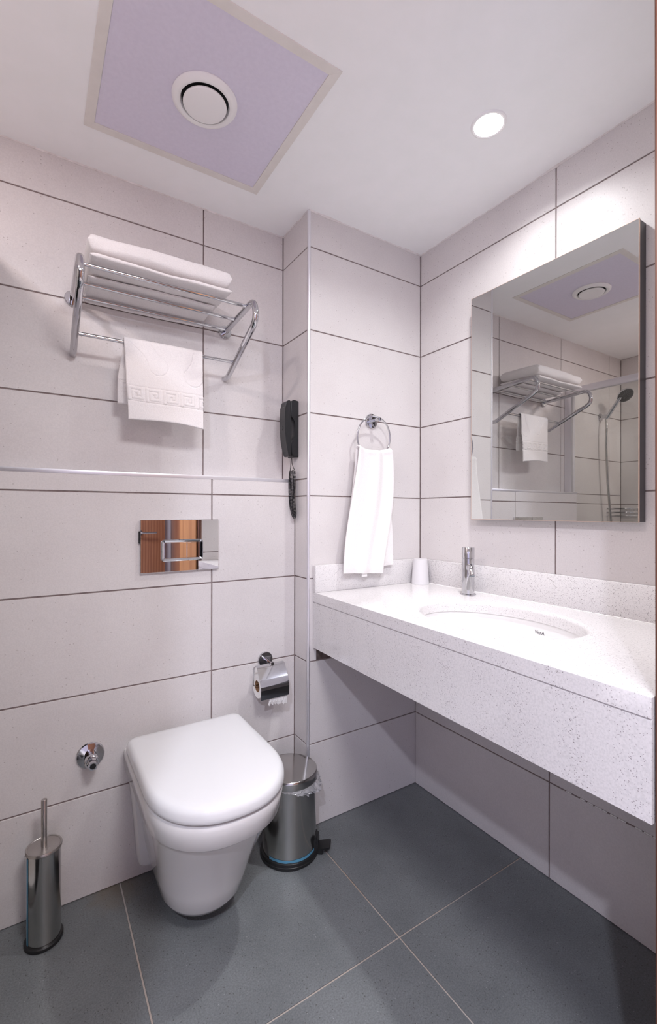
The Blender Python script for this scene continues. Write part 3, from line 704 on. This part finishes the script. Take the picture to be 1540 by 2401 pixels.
o = N(); lathe(o, [(0.0200, -0.049), (0.0400, -0.049), (0.0405, -0.047), (0.0405, 0.047), (0.0400, 0.049), (0.0200, 0.049), (0.0200, -0.049)], 56, ax=(1, 0, 0), cap=False)
RT = thing('toilet_roll', 'white toilet roll under the chrome cover flap', 'toilet paper', (-0.6740, D2+yc, 0.6060+zc-0.004))
link('paper', o, M_PAPER, RT)
link('cardboard_core', lathe(N(), [(0.0198, -0.0485), (0.0198, 0.0485), (0.0188, 0.0485), (0.0188, -0.0485), (0.0198, -0.0485)], 36, ax=(1, 0, 0), cap=False), M_CARD, RT)
bm = N(); R = []
for i in range(29):
    x = -0.022+0.071*i/28; j = 0.005*noise.noise(Vector((i*0.5, 0, 0)))+0.003*noise.noise(Vector((i*1.7, 2, 0))); L = 0.012+0.010*(i/28)+j*1.4
    R.append([(x, -0.0412, -0.004), (x, -0.0418, -0.022), (x, -0.0405+j*0.3, -0.038), (x, -0.037+j, -0.046-L*0.4), (x, -0.034-j, -0.046-L)])
loft(bm, R, False, False, closed=False); link('torn_sheet', bm, M_PAPER, RT)

# ------------------------------------------------------------------ towel ring
RX, RZ, RR = -0.2815, 1.4290, 0.0790
T = thing('towel_ring', 'chrome towel ring on the column wall', 'towel ring', (-0.2650, 0, 1.4990))
link('rosette', lathe(N(), [(0.0285, 0.0004), (0.0285, 0.0060), (0.0270, 0.0080), (0.0, 0.0090)], 48, ax=(0, -1, 0)), M_CHROME, T)
link('post', lathe(N(), [(0.0065, 0.007), (0.0065, 0.040), (0.0080, 0.042), (0.0080, 0.053), (0.0070, 0.0545), (0.0, 0.0550)], 24, ax=(0, -1, 0)), M_CHROME, T)
RY = -0.047
rp = [(RX+0.265+RR*math.sin(2*PI*i/80), RY+0.012*(1-math.cos(2*PI*i/80))/2, RZ-1.499+RR*math.cos(2*PI*i/80)) for i in range(80)]
link('ring', tube(N(), rp, 0.0034, 14, closed=True), M_CHROME, T)

def sheet(bm, G, th):
    """G[i][j] grid of points -> closed cloth of thickness th with soft rim"""
    ni, nj = len(G), len(G[0]); P = [[Vector(p) for p in r] for r in G]
    def nrm(i, j):
        a = P[min(i+1, ni-1)][j]-P[max(i-1, 0)][j]; b = P[i][min(j+1, nj-1)]-P[i][max(j-1, 0)]; v = a.cross(b); return v.normalized() if v.length else Vector((0, 1, 0))
    F, K = [], []
    for i in range(ni):
        f, k = [], []
        for j in range(nj):
            e = min(i, ni-1-i, j, nj-1-j); t = th/2*min(1.0, 0.45+0.28*e)
            v = nrm(i, j); f.append(bm.verts.new(P[i][j]+v*t)); k.append(bm.verts.new(P[i][j]-v*t))
        F.append(f); K.append(k)
    for i in range(ni-1):
        for j in range(nj-1):
            bm.faces.new((F[i][j], F[i+1][j], F[i+1][j+1], F[i][j+1])); bm.faces.new((K[i][j], K[i][j+1], K[i+1][j+1], K[i+1][j]))
    for i in range(ni-1):
        bm.faces.new((F[i][0], K[i][0], K[i+1][0], F[i+1][0])); bm.faces.new((F[i][-1], F[i+1][-1], K[i+1][-1], K[i][-1]))
    for j in range(nj-1):
        bm.faces.new((F[0][j], F[0][j+1], K[0][j+1], K[0][j])); bm.faces.new((F[-1][j], K[-1][j], K[-1][j+1], F[-1][j+1]))
    return bm
def sm(t): t = max(0, min(1, t)); return t*t*(3-2*t)
# hand towel on the ring
def hand_towel():
    G = []; nu, ns = 76, 120
    top = 1.3760; front_bot, back_bot = 0.9060, 0.9300
    for i in range(nu+1):
        u = -1+2*i/nu; row = []
        for j in range(ns+1):
            s = j/ns
            # s 0..0.47 back hang (bottom to top), 0.47..0.53 over the ring, 0.53..1 front
            ring_r = 0.0135
            if s < 0.46: side, h = -1, s/0.46
            elif s > 0.54: side, h = 1, (1-s)/0.46
            else: side, h = 0, 1
            ztop = top+0.014*abs(u)**2.2
            if side:
                bot = front_bot+0.006*(1-u) if side > 0 else back_bot+0.004*u
                z = bot+(ztop-ring_r-bot)*h
                k = 1-sm((ztop-z)/0.50)*1.0
                if side > 0: xl = -0.3640-(0.0680)*sm((ztop-z)/0.47)**0.8; xr = -0.2030-0.0440*sm((ztop-z)/0.47)+0.022*math.sin(PI*min(1, (ztop-z)/0.47))
                else: xl = -0.3640-0.050*sm((ztop-z)/0.47); xr = -0.2030+0.0200*sm((ztop-z)/0.40)
                hang = (ztop-z)/0.47
                off = ring_r*(0.85 if side > 0 else 0.75)+0.002*math.sin(u*7+hang*2)
                y = -0.0400-side*off
                amp = 0.0020+0.0075*max(0, 1-hang)**2
                y += -amp*math.sin(u*6.5+1.0+side*0.5)*0.55-0.0018*math.sin(u*11+2*hang)*(1-hang*0.5)+0.004*hang*side
                y -= 0.006*hang
            else:
                t = (s-0.46)/0.08*PI; y = -0.0400+ring_r*math.cos(t); z = ztop-ring_r+ring_r*math.sin(t)
                amp = 0.0095; y += -amp*math.sin(u*6.5+1.0+0.5*(-math.cos(t)))*0.55-0.0018*math.sin(u*11)
                xl, xr = -0.3640, -0.2030
            x = xl+(xr-xl)*(u+1)/2
            row.append((x, min(y, -0.0065), z))
        G.append(row)
    return sheet(N(), G, 0.0080)
o = link('hand_towel', hand_towel(), M_TERRY, smooth=60); tag(o, 'white terry hand towel hanging from the chrome ring', 'towel')
cl = N(); box(cl, (-0.3450, -0.0500, 0.8985), (-0.3200, -0.0490, 0.9120)); link('care_label', cl, M_PAPER, o, smooth=0)

# ------------------------------------------------------------------ towel rack
T = thing('towel_rack', 'chrome wall towel rack with three shelf bars and a lower rail', 'towel rack', (-1.0350, D1, 1.8030))
XA, XB = -0.2450, 0.2450
def rel(y, z): return (y-D1, z-1.8030)
side = [(0.1990, 1.8010), (-0.072, 1.8180), (-0.088, 1.7480), (0.165, 1.6300), (0.1990, 1.6300)]
for s, x in (('l', XA), ('r', XB)):
    pts = fillet([(x, *rel(y, z)) for y, z in side], [0, 0.052, 0.052, 0.02, 0], 12)
    link('side_frame', tube(N(), pts, 0.0100, 20), M_CHROME, T)
    link('rosette', lathe(N(), [(0.0230, 0.0004), (0.0230, 0.010), (0.0215, 0.0120), (0.0, 0.0125)], 40, (x, 0, rel(0, 1.8012)[1]), (0, -1, 0)), M_CHROME, T)
for y in (0.1720, 0.0850, -0.0200):
    zz = 1.8010+0.0170*(0.199-y)/0.271
    link('shelf_bar', tube(N(), [(XA+0.006, *rel(y, zz)), (XB-0.006, *rel(y, zz))], 0.0056, 16), M_CHROME, T)
yb_, zb_ = 0.1020, 1.6650
link('lower_rail', tube(N(), [(XA+0.006, *rel(yb_, zb_)), (XB-0.006, *rel(yb_, zb_))], 0.0056, 16), M_CHROME, T)

# folded towels
def folded(x0, x1, y0, y1, z0, z1, layers, seed, slope, sag=0.0):
    """bundle of folded cloth: rounded fold at the front edge, layer ends showing at the sides"""
    bm = N(); h = (z1-z0)/layers
    nx, ny = 48, 20
    for L in range(layers):
        a, b = z0+h*L+0.0006, z0+h*(L+1)-0.0006
        ins = 0.004*noise.noise(Vector((L*3.1, seed, 0)))+0.002
        R = []
        for i in range(nx+1):
            u = i/nx; ex = min(u, 1-u)*nx; th = min(1, math.sqrt(max(0.0, 1-(1-min(1, ex/2.4))**2))+0.10)
            x = x0+ins+(x1-x0-2*ins)*u; ring = []
            m_ = 40
            for k in range(m_):
                t = 2*PI*k/m_; c, s = math.cos(t), math.sin(t)
                yy = (y0+y1)/2+(y1-y0)/2*math.copysign(abs(c)**0.28, c)
                zz = (a+b)/2+(b-a)/2*th*math.copysign(abs(s)**0.55, s)
                w = 0.0030*noise.noise(Vector((x*9, yy*12, seed+L*0.6)))+0.0014*noise.noise(Vector((x*31, yy*35, seed)))
                lump = 0.004*math.sin(x*13+seed)*(1 if s > 0 else 0.4)
                v = (yy-y0)/(y1-y0)
                dip = -sag*sm((yy-0.176)/0.012) if s < 0 else 0
                ye = yy+0.004*noise.noise(Vector((x*14, zz*60, seed+L)))
                ring.append((x, ye, zz+w*0.7+lump*(0.4 if s > 0 else 0.1)+slope*(v-0.5)+dip))
            R.append(ring)
        loft(bm, R)
    return bm
rk = 'folded towels stacked on the rack'
o = link('bath_towel', folded(-1.252, -0.872, 0.0600, 0.1940, 1.8140, 1.8265, 1, 2.2, -0.0085, 0.016), M_TERRY, smooth=70); tag(o, 'white folded bath towel, lowest of the stack on the rack bars', 'towel', rk)
o = link('bath_towel', folded(-1.257, -0.853, -0.0480, 0.1860, 1.8315, 1.8490, 1, 5.9, 0.0105), M_TERRY, smooth=70); tag(o, 'white folded bath towel, middle of the stack on the rack', 'towel', rk)
o = link('bath_towel', folded(-1.261, -0.851, -0.0440, 0.1840, 1.8515, 1.9060, 1, 8.4, 0.006), M_TERRY, smooth=70); tag(o, 'white folded bath towel on top of the rack stack', 'towel', rk)

# bath mat with footprints and a key-pattern band, hung over the lower rail
def emboss(x, d):
    """x across (m), d distance below the rail (m): relief height in metres"""
    W_ = 0.243; e = 0.0
    def groove(dist, w=0.0022): return -0.0022*math.exp(-(dist/w)**2)
    # band
    b0, b1 = 0.134, 0.180
    if b0-0.004 < d < b1+0.004:
        e += groove(d-b0)+groove(d-b1)
        p = 0.0540; q = (x/p) % 1.0*p/1.24; r = d-b0-0.0045; hh = b1-b0-0.009
        segs = [((0.006, hh), (0.006, 0.0)), ((0.006, 0.002), (0.037, 0.002)), ((0.037, 0.0), (0.037, hh-0.006)), ((0.037, hh-0.006), (0.015, hh-0.006)), ((0.015, hh-0.006), (0.015, 0.013)), ((0.015, 0.013), (0.028, 0.013)), ((0.028, 0.013), (0.028, 0.021))]
        m_ = 1.0
        for (ax_, ay_), (bx_, by_) in segs:
            ex, ey = bx_-ax_, by_-ay_; L2 = ex*ex+ey*ey; t = max(0, min(1, ((q-ax_)*ex+(r-ay_)*ey)/L2))
            m_ = min(m_, math.hypot(q-ax_-t*ex, r-ay_-t*ey))
        e += 0.0026*math.exp(-(m_/0.0030)**4)
    # footprints: heel ends of two soles
    for cx, cd, tilt, w in ((0.098, 0.062, 0.62, 0.030), (0.212, 0.078, -0.35, 0.032)):
        dx, dy = x-cx, d-cd; a = dx*math.cos(tilt)-dy*math.sin(tilt); c = dx*math.sin(tilt)+dy*math.cos(tilt)
        ww = w-0.010*math.sin(max(0, min(1, -c/0.09))*PI)
        if c > 0: dist = math.hypot(a, c)-w
        else: dist = abs(a)-ww
        if d < 0.122: e += groove(dist, 0.0018)
    return e
def bath_mat():
    G = []; nu, ns = 210, 330; x0 = -1.1490; Wd = 0.2430; top = zb_+0.0056+0.0064; r = 0.0120
    Lf, Lb = 0.240, 0.185
    tot = Lf+Lb+PI*r
    for i in range(nu+1):
        u = i/nu; row = []
        for j in range(ns+1):
            s = tot*j/ns
            if s < Lb: d = Lb-s; sidev = -1
            elif s > Lb+PI*r: d = s-Lb-PI*r; sidev = 1
            else: d = 0; sidev = 0
            xx = x0+Wd*u
            if sidev == 0:
                t = (s-Lb)/r; y = yb_+r*math.cos(t); z = top-r+r*math.sin(t)+0.001; e = 0; nv = Vector((0, math.cos(t), math.sin(t)))
                p = Vector((xx, y, z))
            else:
                y = yb_-sidev*r; z = top-r-d
                if sidev > 0:
                    y -= 0.010*sm(d/0.25)-0.006*sm((d-0.02)/0.2)*math.sin(u*5.5+0.6)
                    xx += 0.010*sm((d-0.12)/0.13)*(1-u)+0.006*math.sin(d*12)*(1-u)
                    y -= 0.010*sm((d-0.19)/0.06)*math.sin(PI*(min(1, u*1.1)))
                    z -= 0.010*u*d/0.25-0.006*math.sin(PI*u)*sm((d-0.2)/0.05)
                    p = Vector((xx, y, z)); p.y -= emboss(u*Wd, d)
                else:
                    y = min(y+0.018*sm(d/0.15)-0.004*math.sin(u*8), D1-0.012); xx -= 0.012*sm(d/0.12)
                    p = Vector((xx, y, z)); p.y += 0.6*emboss(u*Wd, d*1.25)
            row.append(p)
        G.append(row)
    return sheet(N(), G, 0.0060)
o = link('bath_mat', bath_mat(), M_TERRY, smooth=80); tag(o, 'white bath mat with embossed footprints and key pattern over the rack rail', 'bath mat')

# ------------------------------------------------------------------ wall telephone
T = thing('wall_telephone', 'black wall telephone on the column side with a hanging coiled cord', 'telephone', (-CW, 0.0940, 1.3460))
def extr(bm, prof, y0, y1, bev):
    loft(bm, [[(-d, y, z) for d, z in prof] for y in (y0, y1)])
    bmesh.ops.bevel(bm, geom=[e for e in bm.edges], offset=bev, segments=2, affect='EDGES', clamp_overlap=True); return bm
base = [(0.0006, 0.0), (0.0006, 0.208), (0.020, 0.212), (0.030, 0.206), (0.0315, 0.160), (0.0310, 0.148), (0.016, 0.133), (0.013, 0.120), (0.013, 0.090), (0.018, 0.076), (0.0290, 0.062), (0.0300, 0.050), (0.0270, 0.008), (0.020, -0.002)]
link('base', extr(N(), base, -0.0230, 0.0230, 0.0016), M_PHONE, T, smooth=40)
hs = [(0.0322, 0.150), (0.0330, 0.207), (0.0400, 0.209), (0.0500, 0.202), (0.0550, 0.180), (0.0575, 0.140), (0.0565, 0.090), (0.0520, 0.050), (0.0450, 0.020), (0.0400, 0.002), (0.0290, 0.001), (0.0305, 0.020), (0.0325, 0.056), (0.0300, 0.072), (0.0295, 0.100), (0.0300, 0.135)]
link('handset', extr(N(), hs, -0.0215, 0.0215, 0.0018), M_PHONE, T, smooth=40)
link('button', lathe(N(), [(0.0085, 0.0), (0.0085, 0.0008), (0.0078, 0.0014), (0.0, 0.0016)], 28, (-0.0568, 0.002, 0.106), (-1, 0, 0.0)), M_PHONE, T)
link('logo', box(N(), (-0.0538, -0.010, 0.1795), (-0.0545, 0.003, 0.1825)), M_LOGO, T, smooth=0)
def coil():
    # U shaped path, relative to phone base
    c = [(-0.022, -0.002, -0.050), (-0.024, -0.002, -0.085), (-0.022, 0.002, -0.130), (-0.021, -0.002, -0.175), (-0.020, -0.012, -0.205), (-0.0185, -0.0235, -0.2230), (-0.0185, -0.029, -0.205), (-0.019, -0.022, -0.180), (-0.020, -0.018, -0.150), (-0.019, -0.021, -0.110), (-0.018, -0.0200, -0.070), (-0.018, -0.016, -0.050)]
    c = [Vector(p) for p in c]; path = []
    for i in range(len(c)-1):
        p0, p1, p2, p3 = c[max(i-1, 0)], c[i], c[i+1], c[min(i+2, len(c)-1)]
        for k in range(24):
            t = k/24; path.append(0.5*((2*p1)+(-p0+p2)*t+(2*p0-5*p1+4*p2-p3)*t*t+(-p0+3*p1-3*p2+p3)*t**3))
    L = [0]
    for a, b in zip(path, path[1:]): L.append(L[-1]+(b-a).length)
    total = L[-1]; turns = int(total/0.0046); steps = turns*10; out = []; ref = Vector((0, 1, 0)); k = 0
    for s in range(steps+1):
        d = total*s/steps
        while k < len(L)-2 and L[k+1] < d: k += 1
        f = (d-L[k])/(L[k+1]-L[k]+1e-9); p = path[k].lerp(path[k+1], f); t = (path[min(k+1, len(path)-1)]-path[max(k-1, 0)]).normalized()
        ref = (ref-t*ref.dot(t)).normalized(); w = t.cross(ref); a = 2*PI*s/10
        out.append(p+ref*(0.0058*math.cos(a))+w*(0.0058*math.sin(a)))
    return out
cp = coil()
lead1 = fillet([(-0.026, -0.012, 0.002), (-0.026, -0.010, -0.020), (-0.022, 0.000, -0.038), cp[0]], 0.01, 4)
lead2 = fillet([(-0.014, 0.006, 0.002), (-0.014, 0.004, -0.020), (-0.018, -0.013, -0.038), cp[-1]], 0.01, 4)
link('coiled_cord', tube(N(), list(lead1)+cp[1:-1]+list(reversed(lead2)), 0.00135, 6), M_PHONE, T)

# ------------------------------------------------------------------ shower seen in the mirror
T = thing('shower_screen', 'glass shower screen in aluminium profiles seen in the mirror', 'shower screen', (XS, -0.3, 0))
obj_at(T, 'glass_pane', box(N(), (XS-0.003, -1.08, 0.03), (XS+0.003, D1-0.02, 1.885)), M_GLASS, smooth=0)
obj_at(T, 'top_rail', box(N(), (XS-0.014, -1.09, 1.878), (XS+0.014, D1-0.001, 1.918), 0.002), M_ALU)
obj_at(T, 'wall_profile', box(N(), (XS-0.022, D1-0.045, 0.002), (XS+0.022, D1-0.001, 1.877), 0.002), M_ALU)
obj_at(T, 'post', box(N(), (XS-0.016, -0.725, 0.002), (XS+0.016, -0.685, 1.877), 0.002), M_ALU)
T = thing('bounce_tray', 'unseen white shower tray added behind the screen to bounce light', 'shower tray', (-1.88, -0.44, 0))  # added out of view, white so the shower light bounces to the ceiling
bm = N(); x0, x1, y0, y1 = XL+0.002, XS-0.026, -1.08, D1-0.002
def rr_(i, z): return [(x0+i, y0+i, z), (x1-i, y0+i, z), (x1-i, y1-i, z), (x0+i, y1-i, z)]
loft(bm, [rr_(0, 0.001), rr_(0, 0.055), rr_(0.05, 0.055), rr_(0.08, 0.025)])
obj_at(T, 'tray', bm, M_CERAM); obj_at(T, 'drain', lathe(N(), [(0.05, 0), (0.05, 0.003), (0.0, 0.004)], 32, (-1.88, -0.44, 0.025)), M_CHROME)
T = thing('hand_shower', 'chrome hand shower with dark spray face and hose seen in the mirror', 'shower', (-1.94, D1, 1.790))
link('wall_bracket', lathe(N(), [(0.0260, 0.0004), (0.0260, 0.006), (0.014, 0.012), (0.012, 0.045)], 32, ax=(0, -1, 0)), M_CHROME, T)
a0, a1 = Vector((0.014, -0.046, -0.020)), Vector((0.009, -0.132, 0.109))
link('handle', tube(N(), [a0, a0.lerp(a1, 0.3), a1], [0.010, 0.0125, 0.0105], 20), M_CHROME, T)
hdv = Vector((0.35, -0.62, -0.70)).normalized()
link('head', lathe(N(), [(0.012, -0.022), (0.034, -0.016), (0.049, -0.004), (0.0520, 0.003), (0.0510, 0.007)], 40, a1+Vector((-0.018, -0.02, 0.012)), hdv), M_CHROME, T)
bm = lathe(N(), [(0.0, 0.0085), (0.047, 0.0082), (0.0490, 0.0065)], 40, a1+Vector((-0.018, -0.02, 0.012)), hdv, cap=False); link('spray_face', bm, M_RUBBER, T)
bm = N(); c_ = a1+Vector((-0.018, -0.02, 0.012))+hdv*0.0085; A_, U_, V_ = basis(hdv)
for rr, nn_ in ((0.012, 8), (0.022, 14), (0.032, 20), (0.041, 24)):
    for i in range(nn_):
        t = 2*PI*i/nn_; lathe(bm, [(0.0011, 0), (0.0, 0.0012)], 5, c_+U_*rr*math.cos(t)+V_*rr*math.sin(t), hdv, cap=False)
noz = link('nozzles', bm, M_LOGO, T, smooth=0)
hp = [a0, Vector((0.025, -0.055, -0.075)), Vector((0.022, -0.050, -0.20)), Vector((0.0, -0.05, -0.45)), Vector((-0.05, -0.05, -0.75)), Vector((-0.08, -0.045, -0.90))]
link('hose', tube(N(), fillet(hp, 0.12, 8), 0.0072, 12), M_STEEL, T)
T = thing('soap_basket', 'chrome wire corner basket in the shower seen in the mirror', 'basket', (XL, D1, 1.120))
bm = N(); R_ = 0.19
for z in (0.0, 0.025, 0.05):
    tube(bm, [(0.004, -0.004, z)]+[(0.004+R_*math.cos(t), -0.004-R_*math.sin(t), z) for t in [PI/2*i/14 for i in range(15)]]+[(0.004, -0.004, z)], 0.0025 if z else 0.002, 8)
link('rim', bm, M_CHROME, T)
for i in range(1, 12):
    t = PI/2*i/12; q = R_*i/12
    link('wire', tube(N(), [(0.004+q, -0.004, 0), (0.004+q, -0.004-math.sqrt(R_*R_-q*q), 0), (0.004+q, -0.004-math.sqrt(R_*R_-q*q), 0.05)], 0.0013, 6), M_CHROME, T)
